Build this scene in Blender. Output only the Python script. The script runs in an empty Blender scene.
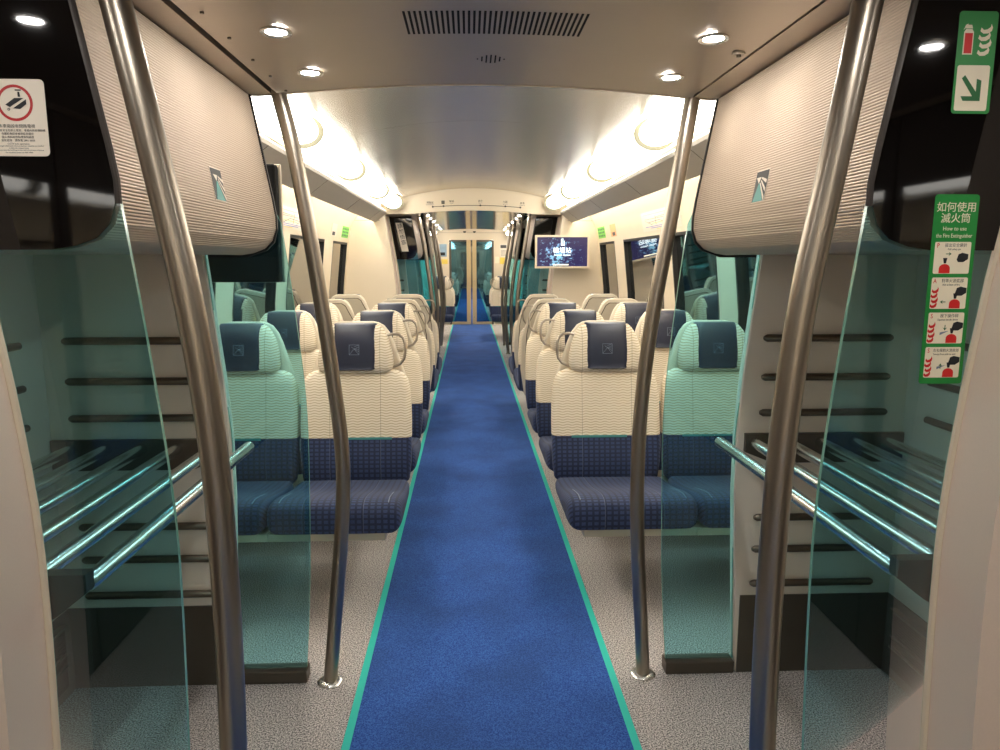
import bpy, bmesh, math, random
from mathutils import Vector, Matrix
random.seed(7)
PI = math.pi
SC = bpy.context.scene
COL = SC.collection

# ------------------------------------------------------------------ camera
F_PX, VX, VY = 722.0, 469.0, 261.0
th = math.atan((375 - VY) / F_PX)
ps = math.atan((500 - VX) * math.cos(th) / F_PX)
cam = bpy.data.cameras.new('camera')
cam.sensor_width = 36.0
cam.lens = F_PX * 36.0 / 1000.0
cam.clip_start = 0.02
co = bpy.data.objects.new('camera', cam); COL.objects.link(co)
co.location = (-0.06, 0, 1.5)
fw = Vector((math.sin(ps) * math.cos(th), math.cos(ps) * math.cos(th), -math.sin(th)))
co.rotation_euler = fw.to_track_quat('-Z', 'Y').to_euler()
SC.camera = co

# ------------------------------------------------------------------ world, exposure
w = bpy.data.worlds.new('world'); SC.world = w; w.use_nodes = True
w.node_tree.nodes['Background'].inputs[0].default_value = (0.012, 0.014, 0.018, 1)
w.node_tree.nodes['Background'].inputs[1].default_value = 0.5
SC.view_settings.view_transform = 'Standard'
SC.view_settings.look = 'None'
SC.view_settings.gamma = 1
SC.view_settings.use_curve_mapping = False
SC.view_settings.exposure = 0.36
SC.cycles.max_bounces = 12
SC.cycles.diffuse_bounces = 6
SC.cycles.glossy_bounces = 6
SC.cycles.transparent_max_bounces = 40
SC.cycles.sample_clamp_indirect = 6.0
L_COVE, L_DOWN, L_WASH = 8.3, 255.0, 36.0      # lamp strengths

# ------------------------------------------------------------------ materials
def lin(r, g, b):
    f = lambda c: (c / 255 / 12.92) if c / 255 <= 0.04045 else ((c / 255 + 0.055) / 1.055) ** 2.4
    return (f(r), f(g), f(b), 1)
def newmat(name):
    m = bpy.data.materials.new(name); m.use_nodes = True
    return m, m.node_tree, m.node_tree.nodes['Principled BSDF']
def mat(name, col, rough=0.5, metal=0.0, noise=0.0, nscale=40.0, bump=0.0, spec=None, aniso=None):
    m, t, p = newmat(name)
    p.inputs['Base Color'].default_value = col
    p.inputs['Roughness'].default_value = rough
    p.inputs['Metallic'].default_value = metal
    if spec is not None: p.inputs['Specular IOR Level'].default_value = spec
    tc = t.nodes.new('ShaderNodeTexCoord')
    n = t.nodes.new('ShaderNodeTexNoise'); n.inputs['Scale'].default_value = nscale; n.inputs['Detail'].default_value = 4
    mp = t.nodes.new('ShaderNodeMapping')
    t.links.new(tc.outputs['Object'], mp.inputs[0]); t.links.new(mp.outputs[0], n.inputs['Vector'])
    if aniso: mp.inputs['Scale'].default_value = aniso
    if noise > 0:
        mx = t.nodes.new('ShaderNodeMix'); mx.data_type = 'RGBA'
        mx.inputs[6].default_value = tuple(c * (1 - noise) for c in col[:3]) + (1,)
        mx.inputs[7].default_value = tuple(min(1, c * (1 + noise)) for c in col[:3]) + (1,)
        t.links.new(n.outputs[0], mx.inputs[0]); t.links.new(mx.outputs[2], p.inputs['Base Color'])
    if bump > 0:
        b = t.nodes.new('ShaderNodeBump'); b.inputs['Strength'].default_value = bump; b.inputs['Distance'].default_value = 0.003
        t.links.new(n.outputs[0], b.inputs['Height']); t.links.new(b.outputs[0], p.inputs['Normal'])
    return m
def emis(name, col, s):
    m, t, p = newmat(name)
    p.inputs['Base Color'].default_value = col
    p.inputs['Emission Color'].default_value = col
    p.inputs['Emission Strength'].default_value = s
    return m
def M(t, op, a, b=None, c=None):
    n = t.nodes.new('ShaderNodeMath'); n.operation = op
    for i, v in enumerate((a, b, c)):
        if v is None: continue
        if isinstance(v, (int, float)): n.inputs[i].default_value = v
        else: t.links.new(v, n.inputs[i])
    return n.outputs[0]
def sep(t):
    tc = t.nodes.new('ShaderNodeTexCoord'); s = t.nodes.new('ShaderNodeSeparateXYZ')
    t.links.new(tc.outputs['Object'], s.inputs[0]); return tc, s.outputs[0], s.outputs[1], s.outputs[2]
def cmix(t, fac, c1, c2):
    mx = t.nodes.new('ShaderNodeMix'); mx.data_type = 'RGBA'
    if isinstance(fac, (int, float)): mx.inputs[0].default_value = fac
    else: t.links.new(fac, mx.inputs[0])
    for i, c in ((6, c1), (7, c2)):
        if isinstance(c, tuple): mx.inputs[i].default_value = c
        else: t.links.new(c, mx.inputs[i])
    return mx.outputs[2]

def wavy_fabric():
    m, t, p = newmat('wavy_fabric')
    tc, x, y, z = sep(t)
    s = M(t, 'SINE', M(t, 'MULTIPLY', x, 2 * PI / 0.047))
    u = M(t, 'DIVIDE', M(t, 'ADD', z, M(t, 'MULTIPLY', s, 0.0023)), 0.0130)
    c = M(t, 'COSINE', M(t, 'MULTIPLY', u, 2 * PI))
    f = M(t, 'SMOOTH_MAX', M(t, 'MULTIPLY', M(t, 'SUBTRACT', c, 0.35), 2.0), 0.0, 0.1)
    f = M(t, 'MINIMUM', f, 1.0)
    base = cmix(t, f, lin(238, 228, 208), lin(190, 170, 132))
    # stitched vertical seams
    ax = M(t, 'ABSOLUTE', M(t, 'SUBTRACT', M(t, 'ABSOLUTE', x), 0.125))
    seam = M(t, 'LESS_THAN', ax, 0.0016)
    base = cmix(t, M(t, 'MULTIPLY', seam, 0.6), base, lin(150, 135, 105))
    t.links.new(base, p.inputs['Base Color'])
    p.inputs['Roughness'].default_value = 0.75
    b = t.nodes.new('ShaderNodeBump'); b.inputs['Strength'].default_value = 0.25; b.inputs['Distance'].default_value = 0.002
    t.links.new(M(t, 'MULTIPLY', f, -1), b.inputs['Height']); t.links.new(b.outputs[0], p.inputs['Normal'])
    return m
def navy_fabric(name, c1, c2, rough=0.8):
    m, t, p = newmat(name)
    tc, x, y, z = sep(t)
    gx = M(t, 'COSINE', M(t, 'MULTIPLY', x, 2 * PI / 0.027))
    gy = M(t, 'COSINE', M(t, 'MULTIPLY', M(t, 'ADD', z, M(t, 'MULTIPLY', y, 1.0)), 2 * PI / 0.024))
    g = M(t, 'MULTIPLY', M(t, 'GREATER_THAN', gx, -0.45), M(t, 'GREATER_THAN', gy, -0.35))
    n = t.nodes.new('ShaderNodeTexNoise'); n.inputs['Scale'].default_value = 350
    t.links.new(tc.outputs['Object'], n.inputs['Vector'])
    f = M(t, 'MULTIPLY', g, M(t, 'ADD', n.outputs[0], 0.1))
    col = cmix(t, f, c1, c2)
    ax = M(t, 'ABSOLUTE', M(t, 'SUBTRACT', M(t, 'ABSOLUTE', x), 0.125))
    seam = M(t, 'LESS_THAN', ax, 0.0013)
    col = cmix(t, M(t, 'MULTIPLY', seam, 0.5), col, lin(120, 128, 155))
    t.links.new(col, p.inputs['Base Color'])
    p.inputs['Roughness'].default_value = rough
    p.inputs['Sheen Weight'].default_value = 0.05
    return m
def carpet(name, c1, c2, scale, big=None, bumpd=0.004):
    m, t, p = newmat(name)
    tc, x, y, z = sep(t)
    n = t.nodes.new('ShaderNodeTexNoise'); n.inputs['Scale'].default_value = scale; n.inputs['Detail'].default_value = 3
    t.links.new(tc.outputs['Object'], n.inputs['Vector'])
    f = M(t, 'MINIMUM', M(t, 'MAXIMUM', M(t, 'MULTIPLY_ADD', n.outputs[0], 4.0, -1.5), 0), 1)
    col = cmix(t, f, c1, c2)
    if big:
        n2 = t.nodes.new('ShaderNodeTexNoise'); n2.inputs['Scale'].default_value = 3.2; n2.inputs['Detail'].default_value = 7
        t.links.new(tc.outputs['Object'], n2.inputs['Vector'])
        f2 = M(t, 'MINIMUM', M(t, 'MAXIMUM', M(t, 'MULTIPLY_ADD', n2.outputs[0], 3.0, -1.15), 0), 1)
        col = cmix(t, M(t, 'MULTIPLY', f2, 0.55), col, big)
    t.links.new(col, p.inputs['Base Color'])
    p.inputs['Roughness'].default_value = 0.95
    b = t.nodes.new('ShaderNodeBump'); b.inputs['Strength'].default_value = 0.5; b.inputs['Distance'].default_value = bumpd
    t.links.new(n.outputs[0], b.inputs['Height']); t.links.new(b.outputs[0], p.inputs['Normal'])
    return m
def thin_glass(name, tint, ior=1.5, rough=0.0, gl=(1, 1, 1, 1)):
    m = bpy.data.materials.new(name); m.use_nodes = True; t = m.node_tree
    for n in list(t.nodes): t.nodes.remove(n)
    o = t.nodes.new('ShaderNodeOutputMaterial'); mx = t.nodes.new('ShaderNodeMixShader')
    tr = t.nodes.new('ShaderNodeBsdfTransparent'); tr.inputs[0].default_value = tint
    g = t.nodes.new('ShaderNodeBsdfGlossy'); g.inputs['Roughness'].default_value = rough; g.inputs[0].default_value = gl
    fr = t.nodes.new('ShaderNodeFresnel'); fr.inputs[0].default_value = ior
    t.links.new(fr.outputs[0], mx.inputs[0]); t.links.new(tr.outputs[0], mx.inputs[1]); t.links.new(g.outputs[0], mx.inputs[2])
    t.links.new(mx.outputs[0], o.inputs[0])
    return m
def screen_mat():
    m, t, p = newmat('night_city_screen')
    tc, x, y, z = sep(t)
    v = t.nodes.new('ShaderNodeTexNoise'); v.inputs['Scale'].default_value = 16; v.inputs['Detail'].default_value = 8; v.inputs['Roughness'].default_value = 0.75
    mp = t.nodes.new('ShaderNodeMapping'); mp.inputs['Scale'].default_value = (1, 1, 1.6)
    t.links.new(tc.outputs['Object'], mp.inputs[0]); t.links.new(mp.outputs[0], v.inputs['Vector'])
    n = t.nodes.new('ShaderNodeTexNoise'); n.inputs['Scale'].default_value = 6
    t.links.new(tc.outputs['Object'], n.inputs['Vector'])
    rad = M(t, 'SQRT', M(t, 'ADD', M(t, 'POWER', M(t, 'ADD', x, 0.05), 2), M(t, 'POWER', M(t, 'ADD', z, 0.05), 2)))
    thr = M(t, 'MULTIPLY_ADD', rad, 0.62, 0.44)
    f = M(t, 'MINIMUM', M(t, 'MAXIMUM', M(t, 'MULTIPLY', M(t, 'SUBTRACT', v.outputs[0], thr), 14), 0), 1)
    tintc = cmix(t, n.outputs[0], lin(120, 140, 235), lin(150, 225, 225))
    col = cmix(t, f, lin(36, 30, 74), tintc)
    t.links.new(col, p.inputs['Emission Color']); p.inputs['Emission Strength'].default_value = 1.1
    p.inputs['Base Color'].default_value = (0.01, 0.01, 0.02, 1); p.inputs['Roughness'].default_value = 0.15
    return m

MT = {}
MT['wave'] = wavy_fabric()
MT['navy'] = navy_fabric('navy_woven_fabric', lin(24, 37, 66), lin(58, 76, 120))
MT['navy_leather'] = mat('navy_leather', lin(23, 31, 54), 0.38, 0, 0.1, 60, 0.1)
MT['stitch'] = mat('grey_stitching', lin(120, 132, 150), 0.6)
MT['shell'] = mat('cream_seat_shell', lin(214, 204, 184), 0.45, 0, 0.03, 8)
MT['shell_panel'] = mat('grey_beige_seat_back', lin(192, 182, 162), 0.6, 0, 0.04, 60)
MT['outline'] = mat('dark_joint', lin(70, 62, 52), 0.7)
MT['teal_trim'] = mat('teal_piping', lin(70, 150, 150), 0.6)
MT['frame'] = mat('seat_frame_metal', lin(196, 190, 170), 0.4, 0.2)
MT['cream'] = mat('cream_wall_panel', lin(222, 208, 184), 0.42, 0, 0.03, 3, 0.0)
MT['cream_rough'] = mat('speckled_cream_panel', lin(236, 216, 198), 0.55, 0, 0.04, 300, 0.05)
MT['niche'] = mat('beige_niche_panel', lin(240, 230, 214), 0.5, 0, 0.04, 4)
MT['rail'] = mat('grey_fascia', lin(168, 160, 148), 0.42, 0.15, 0.05, 3)
MT['cove'] = mat('white_cove', lin(222, 218, 208), 0.4)
MT['ceil'] = mat('brushed_champagne_ceiling', lin(205, 196, 182), 0.27, 0.72, 0.06, 3, 0, aniso=(6, 0.4, 1))
MT['ceil_low'] = mat('brushed_grey_ceiling', lin(186, 174, 158), 0.38, 0.55, 0.06, 60, 0, aniso=(0.3, 14, 1))
MT['ceil_mirror'] = mat('polished_grey_ceiling', lin(214, 206, 192), 0.13, 0.8, 0.04, 3)
MT['rib'] = mat('ribbed_champagne_metal', lin(196, 178, 158), 0.48, 0.35, 0.05, 3)
MT['steel'] = mat('brushed_steel', lin(164, 155, 142), 0.34, 1.0)
MT['chrome'] = mat('polished_steel', lin(222, 222, 218), 0.27, 1.0)
MT['darkrail'] = mat('dark_steel_rail', lin(120, 112, 100), 0.35, 1.0)
MT['bracket'] = mat('dark_bracket', lin(92, 84, 74), 0.45, 0.5)
MT['kick'] = mat('dark_kick_plate', lin(96, 90, 80), 0.45, 0.5, 0.08, 5)
MT['black'] = mat('black_rubber', lin(16, 15, 14), 0.5)
MT['slot'] = mat('black_slot', lin(8, 8, 8), 0.9)
MT['blackglass'] = mat('black_glass', lin(10, 7, 6), 0.04, 0, 0, spec=0.5)
MT['grey_carpet'] = carpet('grey_speckled_carpet', lin(78, 76, 80), lin(232, 226, 222), 200, None, 0.0006)
MT['blue_carpet'] = carpet('blue_carpet', lin(20, 60, 138), lin(60, 110, 190), 230, lin(30, 60, 112), 0.0015)
MT['teal_edge'] = mat('turquoise_edge_tape', lin(44, 200, 184), 0.7, 0, 0.05, 90)
MT['glass'] = thin_glass('teal_tinted_glass', (0.57, 0.85, 0.905, 1), 1.45)
MT['glass_door'] = thin_glass('blue_door_glass', (0.36, 0.60, 0.70, 1), 1.5)
MT['glass_edge'] = mat('glass_edge', lin(120, 178, 160), 0.15)
MT['window'] = mat('dark_window_glass', lin(14, 20, 20), 0.03, 0, 0, spec=1.0)
MT['window'].node_tree.nodes['Principled BSDF'].inputs['IOR'].default_value = 3.0
MT['gold'] = mat('gold_door_stile', lin(206, 184, 142), 0.38, 0.45)
MT['white'] = mat('white_label', lin(226, 216, 200), 0.5)
MT['offw'] = mat('cream_label', lin(236, 226, 200), 0.5)
MT['ink'] = mat('black_ink', lin(20, 22, 28), 0.6)
MT['inkg'] = mat('grey_ink', lin(70, 70, 72), 0.6)
MT['green'] = mat('safety_green', lin(20, 132, 52), 0.45)
MT['lgreen'] = mat('light_green_sticker', lin(120, 200, 90), 0.5)
MT['dgreen'] = mat('dark_green_ink', lin(14, 100, 44), 0.5)
MT['red'] = mat('signal_red', lin(206, 26, 26), 0.5)
MT['dred'] = mat('ring_red', lin(176, 30, 34), 0.5)
MT['emb_dark'] = mat('emblem_dark', lin(34, 36, 36), 0.4)
MT['emb_teal'] = mat('emblem_teal', lin(64, 140, 132), 0.4)
MT['blue_ink'] = mat('map_blue', lin(60, 80, 190), 0.5)
MT['map_red'] = mat('map_red', lin(220, 90, 90), 0.5)
MT['map_yel'] = mat('map_yellow', lin(214, 206, 70), 0.5)
MT['map_or'] = mat('orange_sticker', lin(240, 170, 120), 0.5)
MT['poster_blue'] = mat('poster_blue', lin(140, 165, 185), 0.5, 0, 0.3, 9)
MT['poster_yellow'] = mat('poster_yellow', lin(232, 206, 90), 0.5)
MT['lamp_cove'] = emis('cove_lamp_diffuser', (1.0, 0.965, 0.89, 1), L_COVE)
MT['lamp_down'] = emis('downlight_lens', (1.0, 0.955, 0.90, 1), L_DOWN)
MT['lamp_wash'] = emis('wall_wash_tube', (1.0, 0.95, 0.85, 1), L_WASH)
MT['door_dark'] = mat('dark_door_leaf', lin(58, 52, 48), 0.5, 0.2)
MT['edge_trim'] = mat('dark_grey_trim', lin(66, 60, 56), 0.35, 0.3)
MT['lamp_next'] = emis('next_car_lamp', (1.0, 0.97, 0.92, 1), 10.0)
MT['ring'] = mat('olive_lamp_ring', lin(100, 96, 72), 0.5)
MT['screen'] = screen_mat()
MT['screen_text'] = emis('screen_text', (0.8, 0.95, 1, 1), 1.6)
MT['screen_warm'] = emis('screen_warm', (1.0, 0.95, 0.7, 1), 1.3)

# ------------------------------------------------------------------ mesh helpers
class MB:
    def __init__(s): s.v = []; s.f = []; s.m = []
    def add(s, vs, fs, mi=0):
        o = len(s.v); s.v += [tuple(v) for v in vs]; s.f += [[i + o for i in f] for f in fs]; s.m += [mi] * len(fs); return s
    def box(s, x0, x1, y0, y1, z0, z1, mi=0, b=0.0):
        x0, x1 = min(x0, x1), max(x0, x1); y0, y1 = min(y0, y1), max(y0, y1); z0, z1 = min(z0, z1), max(z0, z1)
        if b <= 0:
            vs = [(x, y, z) for z in (z0, z1) for y in (y0, y1) for x in (x0, x1)]
            return s.add(vs, [(0, 2, 3, 1), (4, 5, 7, 6), (0, 1, 5, 4), (2, 6, 7, 3), (0, 4, 6, 2), (1, 3, 7, 5)], mi)
        bm = bmesh.new(); bmesh.ops.create_cube(bm, size=1)
        for v in bm.verts: v.co = Vector(((x0 + x1) / 2 + v.co.x * (x1 - x0), (y0 + y1) / 2 + v.co.y * (y1 - y0), (z0 + z1) / 2 + v.co.z * (z1 - z0)))
        bmesh.ops.bevel(bm, geom=bm.edges[:], offset=b, segments=3, affect='EDGES', profile=0.5)
        bm.verts.index_update(); s.add([v.co[:] for v in bm.verts], [[v.index for v in f.verts] for f in bm.faces], mi); bm.free(); return s
    def loft(s, rings, cap=True, mi=0, closed=True):
        n = len(rings[0]); vs = [p for r in rings for p in r]; fs = []
        for i in range(len(rings) - 1):
            for j in range(n if closed else n - 1):
                k = (j + 1) % n
                fs.append((i * n + j, i * n + k, (i + 1) * n + k, (i + 1) * n + j))
        if cap and closed: fs.append(tuple(range(n))[::-1]); fs.append(tuple((len(rings) - 1) * n + j for j in range(n)))
        return s.add(vs, fs, mi)
    def tube(s, pts, r, n=16, mi=0, closed=False):
        pts = [Vector(p) for p in pts]; rings = []; up = None
        N = len(pts)
        for i, p in enumerate(pts):
            if closed: d = pts[(i + 1) % N] - pts[i - 1]
            else: d = pts[min(i + 1, N - 1)] - pts[max(i - 1, 0)]
            d.normalize()
            if up is None: up = Vector((0, 0, 1)) if abs(d.z) < 0.9 else Vector((0, 1, 0))
            a = d.cross(up).normalized(); b = a.cross(d).normalized(); up = b
            rr = r[i] if isinstance(r, (list, tuple)) else r
            rings.append([p + a * rr * math.cos(2 * PI * k / n) + b * rr * math.sin(2 * PI * k / n) for k in range(n)])
        if closed: rings.append(rings[0]); return s.loft(rings, False, mi)
        return s.loft(rings, True, mi)
    def prism_y(s, prof, y0, y1, mi=0):
        """closed profile of (x,z) extruded along y"""
        return s.loft([[(x, y0, z) for x, z in prof], [(x, y1, z) for x, z in prof]], True, mi)
    def poly(s, pts, thick, mi=0):
        """flat polygon with points given in 3D, extruded by vector thick"""
        t = Vector(thick); a = [Vector(p) for p in pts]
        return s.loft([a, [p + t for p in a]], True, mi)
    def build(s, name, mats, parent=None, smooth=False, angle=35, loc=(0, 0, 0), rot=None):
        me = bpy.data.meshes.new(name); me.from_pydata(s.v, [], s.f); me.update()
        if not isinstance(mats, (list, tuple)): mats = [mats]
        for m in mats: me.materials.append(m)
        for i, p in enumerate(me.polygons): p.material_index = s.m[i]
        bm = bmesh.new(); bm.from_mesh(me); bmesh.ops.recalc_face_normals(bm, faces=bm.faces[:]); bm.to_mesh(me); bm.free()
        if smooth:
            me.polygons.foreach_set('use_smooth', [True] * len(me.polygons))
            me.set_sharp_from_angle(angle=math.radians(angle))
        o = bpy.data.objects.new(name, me); COL.objects.link(o); o.location = loc
        if rot: o.rotation_euler = rot
        if parent: o.parent = parent
        return o

def tag(o, label, cat, group=None):
    o['label'] = label; o['category'] = cat
    if group: o['group'] = group
    return o
def thing(name, label, cat, loc=(0, 0, 0), rz=0, group=None):
    o = bpy.data.objects.new(name, None); COL.objects.link(o); o.location = loc; o.rotation_euler = (0, 0, rz)
    o.empty_display_size = 0.1
    return tag(o, label, cat, group)
def struct(o): o['kind'] = 'structure'; return o
def copy_tree(o, parent=None):
    c = o.copy(); COL.objects.link(c); c.parent = parent
    for ch in [x for x in bpy.data.objects if x.parent == o]: copy_tree(ch, c)
    return c
def kids_copy(root, kids, loc, rz):
    r = root.copy(); COL.objects.link(r); r.location = loc; r.rotation_euler = (0, 0, rz)
    for k, subs in kids:
        c = k.copy(); COL.objects.link(c); c.parent = r
        for sb in subs:
            d = sb.copy(); COL.objects.link(d); d.parent = c
    return r
def kids_of(root):
    al = list(bpy.data.objects)
    return [(k, [q for q in al if q.parent == k]) for k in al if k.parent == root]

def text(body, size, m, loc, rot, parent, name='lettering', align='CENTER', depth=0.0004, sx=1.0):
    cu = bpy.data.curves.new(name, 'FONT'); cu.body = body; cu.size = size; cu.align_x = align; cu.align_y = 'CENTER'
    cu.extrude = depth; cu.resolution_u = 2; cu.space_line = 0.95
    o = bpy.data.objects.new(name, cu); COL.objects.link(o)
    bpy.context.view_layer.update()
    dg = bpy.context.evaluated_depsgraph_get()
    me = bpy.data.meshes.new_from_object(o.evaluated_get(dg)); me.name = name
    bpy.data.objects.remove(o)
    me.materials.clear(); me.materials.append(m)
    ob = bpy.data.objects.new(name, me); COL.objects.link(ob); ob.location = loc; ob.rotation_euler = rot; ob.scale = (sx, 1, 1)
    ob.parent = parent
    return ob
ROT_CAM = (PI / 2, 0, 0)
def ROT_WALL(s): return (PI / 2, 0, -s * PI / 2)       # lettering on wall at side s seen from the aisle

def interp(prof, z):
    if z <= prof[0][0]: return prof[0][1]
    for (a, xa), (b, xb) in zip(prof, prof[1:]):
        if z <= b: return xa + (xb - xa) * (z - a) / (b - a)
    return prof[-1][1]
def smoothprof(prof, n):
    """Catmull-Rom through (z,x) list"""
    out = []
    P = [prof[0]] + list(prof) + [prof[-1]]
    for i in range(1, len(P) - 2):
        for k in range(n):
            t = k / n; r = []
            for c in (0, 1):
                p0, p1, p2, p3 = P[i - 1][c], P[i][c], P[i + 1][c], P[i + 2][c]
                r.append(0.5 * (2 * p1 + (p2 - p0) * t + (2 * p0 - 5 * p1 + 4 * p2 - p3) * t * t + (3 * p1 - p0 - 3 * p2 + p3) * t ** 3))
            out.append(tuple(r))
    out.append(tuple(prof[-1])); return out

POLE_FAR = {-1: [(0.0, .570), (.24, .545), (.61, .507), (.86, .499), (1.172, .528), (1.373, .552), (1.654, .588), (1.851, .620), (2.02, .658)],
            1: [(0.0, .568), (.14, .560), (.595, .529), (.957, .529), (1.269, .555), (1.569, .600), (1.811, .636), (2.02, .668)]}
POLE_NEAR = {-1: [(0.0, .562), (.25, .550), (.55, .538), (.87, .534), (1.16, .541), (1.43, .568), (1.69, .611), (1.93, .655), (2.02, .672)],
             1: [(0.0, .565), (.25, .552), (.55, .540), (.87, .537), (1.16, .544), (1.43, .567), (1.69, .608), (1.93, .644), (2.02, .659)]}
GLASS = [(0, .658), (.05, .656), (.3, .636), (.55, .625), (.9, .617), (1.1, .623), (1.35, .645), (1.6, .673), (1.7, .687), (1.8, .706), (1.93, .729), (2.018, .745)]
PILLAR = [(0, .905), (.55, .882), (.95, .873), (1.2, .888), (1.4, .911), (1.53, .929), (2.02, 1.01)]
WALLEDGE = [(0, .913), (.3, .898), (.9, .878), (1.51, .930), (2.03, .985)]
CAB = [(2.018, .751), (1.93, .735), (1.80, .712), (1.70, .694), (1.64, .685), (1.60, .685), (1.565, .697), (1.54, .722), (1.526, .76), (1.52, .80)]
SW = 1.47
SALOON_WALL = [(0, 1.47), (.85, 1.47), (1.2, 1.455), (1.7, 1.40), (1.88, 1.365), (1.98, 1.31), (2.06, 1.22), (2.10, 1.14)]
def ceil_low(x): return 2.062 - 0.030 * (x / .6) ** 2
def ceil_high(x): return 2.30 - 0.10 * (x / .78) ** 2
SIDE = {-1: 'left', 1: 'right'}

# ------------------------------------------------------------------ floor
Y_BACK, Y_END, Y_NEXT = -5.6, 17.2, 29.0
struct(MB().box(-1.52, 1.52, Y_BACK, Y_NEXT, -0.06, 0.0).build('floor', MT['grey_carpet']))
run = thing('carpet_runner', 'royal blue carpet runner with turquoise edging down the middle of the aisle', 'carpet', (0, 0, 0))
MB().box(-.440, .442, Y_BACK + .02, Y_NEXT - .02, 0.0005, 0.006).build('carpet_strip', MT['blue_carpet'], run)
for s in (-1, 1):
    MB().box(s * .4405, s * .466, Y_BACK + .02, Y_NEXT - .02, 0.0005, 0.007).build('edge_tape', MT['teal_edge'], run)

# ------------------------------------------------------------------ side walls
def wallshell(side, prof, y0, y1, z0, z1, name, m, t=0.04, n=6):
    zs = sorted(set([z0, z1] + [z for z, x in prof if z0 < z < z1]))
    inn = [(side * interp(prof, z), z) for z in zs]; out = [(side * (interp(prof, z) + t), z) for z in reversed(zs)]
    o = MB().prism_y(inn + out, y0, y1).build(name, m, None, True, 25); return struct(o)
FLAT = [(0, SW), (2.3, SW)]
def saloon(y0, y1, wins, nm):
    for s in (-1, 1):
        wallshell(s, SALOON_WALL, y0, y1, 0.0, 0.85, 'wall_' + SIDE[s], MT['cream'])
        wallshell(s, SALOON_WALL, y0, y1, 1.70, 2.10, 'wall_' + SIDE[s], MT['cream'])
        ys = [y0] + [v for w_ in wins for v in w_] + [y1]
        for a, b in zip(ys[0::2], ys[1::2]):
            if b - a > 0.005: wallshell(s, SALOON_WALL, a, b, 0.85, 1.70, 'wall_' + SIDE[s], MT['cream'])
        for (a, b) in wins:
            # slim cream lip at the window head and sill, black gasket reveal and recessed pane
            P = [(.85, 1.47), (1.2, 1.455), (1.7, 1.40)]
            def rg(off, inset):
                pts = []
                for z in (.85 + inset, 1.2, 1.7 - inset): pts.append((s * (interp(P, z) + off), a + inset, z))
                for z in (1.7 - inset, 1.2, .85 + inset): pts.append((s * (interp(P, z) + off), b - inset, z))
                return pts
            g = MB(); o_ = rg(0.0, 0.001); i_ = rg(0.0, 0.022); ob = rg(0.045, 0.001); ib = rg(0.045, 0.022)
            g.loft([ob, o_, i_, ib, ob], False)
            fr = struct(g.build('window_%d' % (len([1 for q in bpy.data.objects if q.name.startswith('window_') and not q.parent]) + 1), MT['black']))
            pn = rg(0.034, 0.02); m_ = MB(); q = rg(0.040, 0.02)
            m_.loft([pn, q], True).build('pane', MT['window'], fr)
SAL1 = (2.48, 8.25); SAL3 = (13.1, 17.2)
saloon(SAL1[0], SAL1[1], [(2.62, 4.02), (4.32, 5.28), (5.58, 6.90), (7.32, 8.16)], 'a')
saloon(SAL3[0], SAL3[1], [(13.6, 15.0), (15.4, 16.8)], 'b')
saloon(Y_BACK, -1.7, [(-5.2, -3.9), (-3.5, -2.2)], 'c')
for (a, b) in ((-1.7, 2.48), (8.25, 13.1)):
    for s in (-1, 1): wallshell(s, FLAT, a, b, 0.0, 2.10, 'wall_' + SIDE[s], MT['niche'])

# ------------------------------------------------------------------ ceilings
def low_ceiling(y0, y1, face_m=None):
    xs = [-.665 + 1.33 * i / 24 for i in range(25)]
    prof = [(x, ceil_low(x)) for x in xs] + [(x, ceil_low(x) + .03) for x in reversed(xs)]
    struct(MB().prism_y(prof, y0, y1).build('ceiling', face_m or MT['ceil_low'], None, True, 25))
    for s in (-1, 1):
        # sloped cove strip between the black groove and the cabinets, then flat outer ceiling
        g = .686 if s < 0 else .676
        p = [(s * g, 2.027), (s * .757, 2.0215), (s * 1.52, 2.03), (s * 1.52, 2.07), (s * g, 2.07)]
        struct(MB().prism_y(p, y0, y1).build('ceiling', MT['ceil_low']))
        struct(MB().box(s * .6651, s * (g - .0001), y0, y1, 2.045, 2.06).build('trim_%d' % (1 if s < 0 else 2), MT['slot']))
low_ceiling(-1.7, 2.44)
low_ceiling(8.32, 13.06, MT['ceil_mirror'])
def high_ceiling(y0, y1, seams=()):
    xs = [-.78 + 1.56 * i / 28 for i in range(29)]
    ys = [y0] + list(seams) + [y1]
    for a, b in zip(ys, ys[1:]):
        prof = [(x, ceil_high(x)) for x in xs] + [(x, ceil_high(x) + .03) for x in reversed(xs)]
        struct(MB().prism_y(prof, a + .003, b - .003).build('ceiling', MT['ceil'], None, True, 25))
    struct(MB().box(-1.2, 1.2, y0, y1, 2.345, 2.36).build('ceiling', MT['slot']))
    for s in (-1, 1):
        p = [(s * .781, 2.202), (s * .84, 2.235), (s * .93, 2.24), (s * 1.02, 2.20), (s * 1.06, 2.12), (s * 1.06, 2.06)]
        q = [(x + s * .015, z + .02) for x, z in p][::-1]
        struct(MB().prism_y(p + q, y0, y1).build('trim_%d' % (3 if s < 0 else 4), MT['cove'], None, True, 40))
        # cover between cove and upper wall
        struct(MB().prism_y([(s * 1.03, 2.10), (s * 1.20, 2.10), (s * 1.20, 2.14), (s * 1.03, 2.14)], y0, y1).build('ceiling', MT['cream']))
high_ceiling(2.45, 8.28, (4.35, 6.17))
high_ceiling(13.07, 17.2, (15.1,))
high_ceiling(Y_BACK, -1.705)

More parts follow.
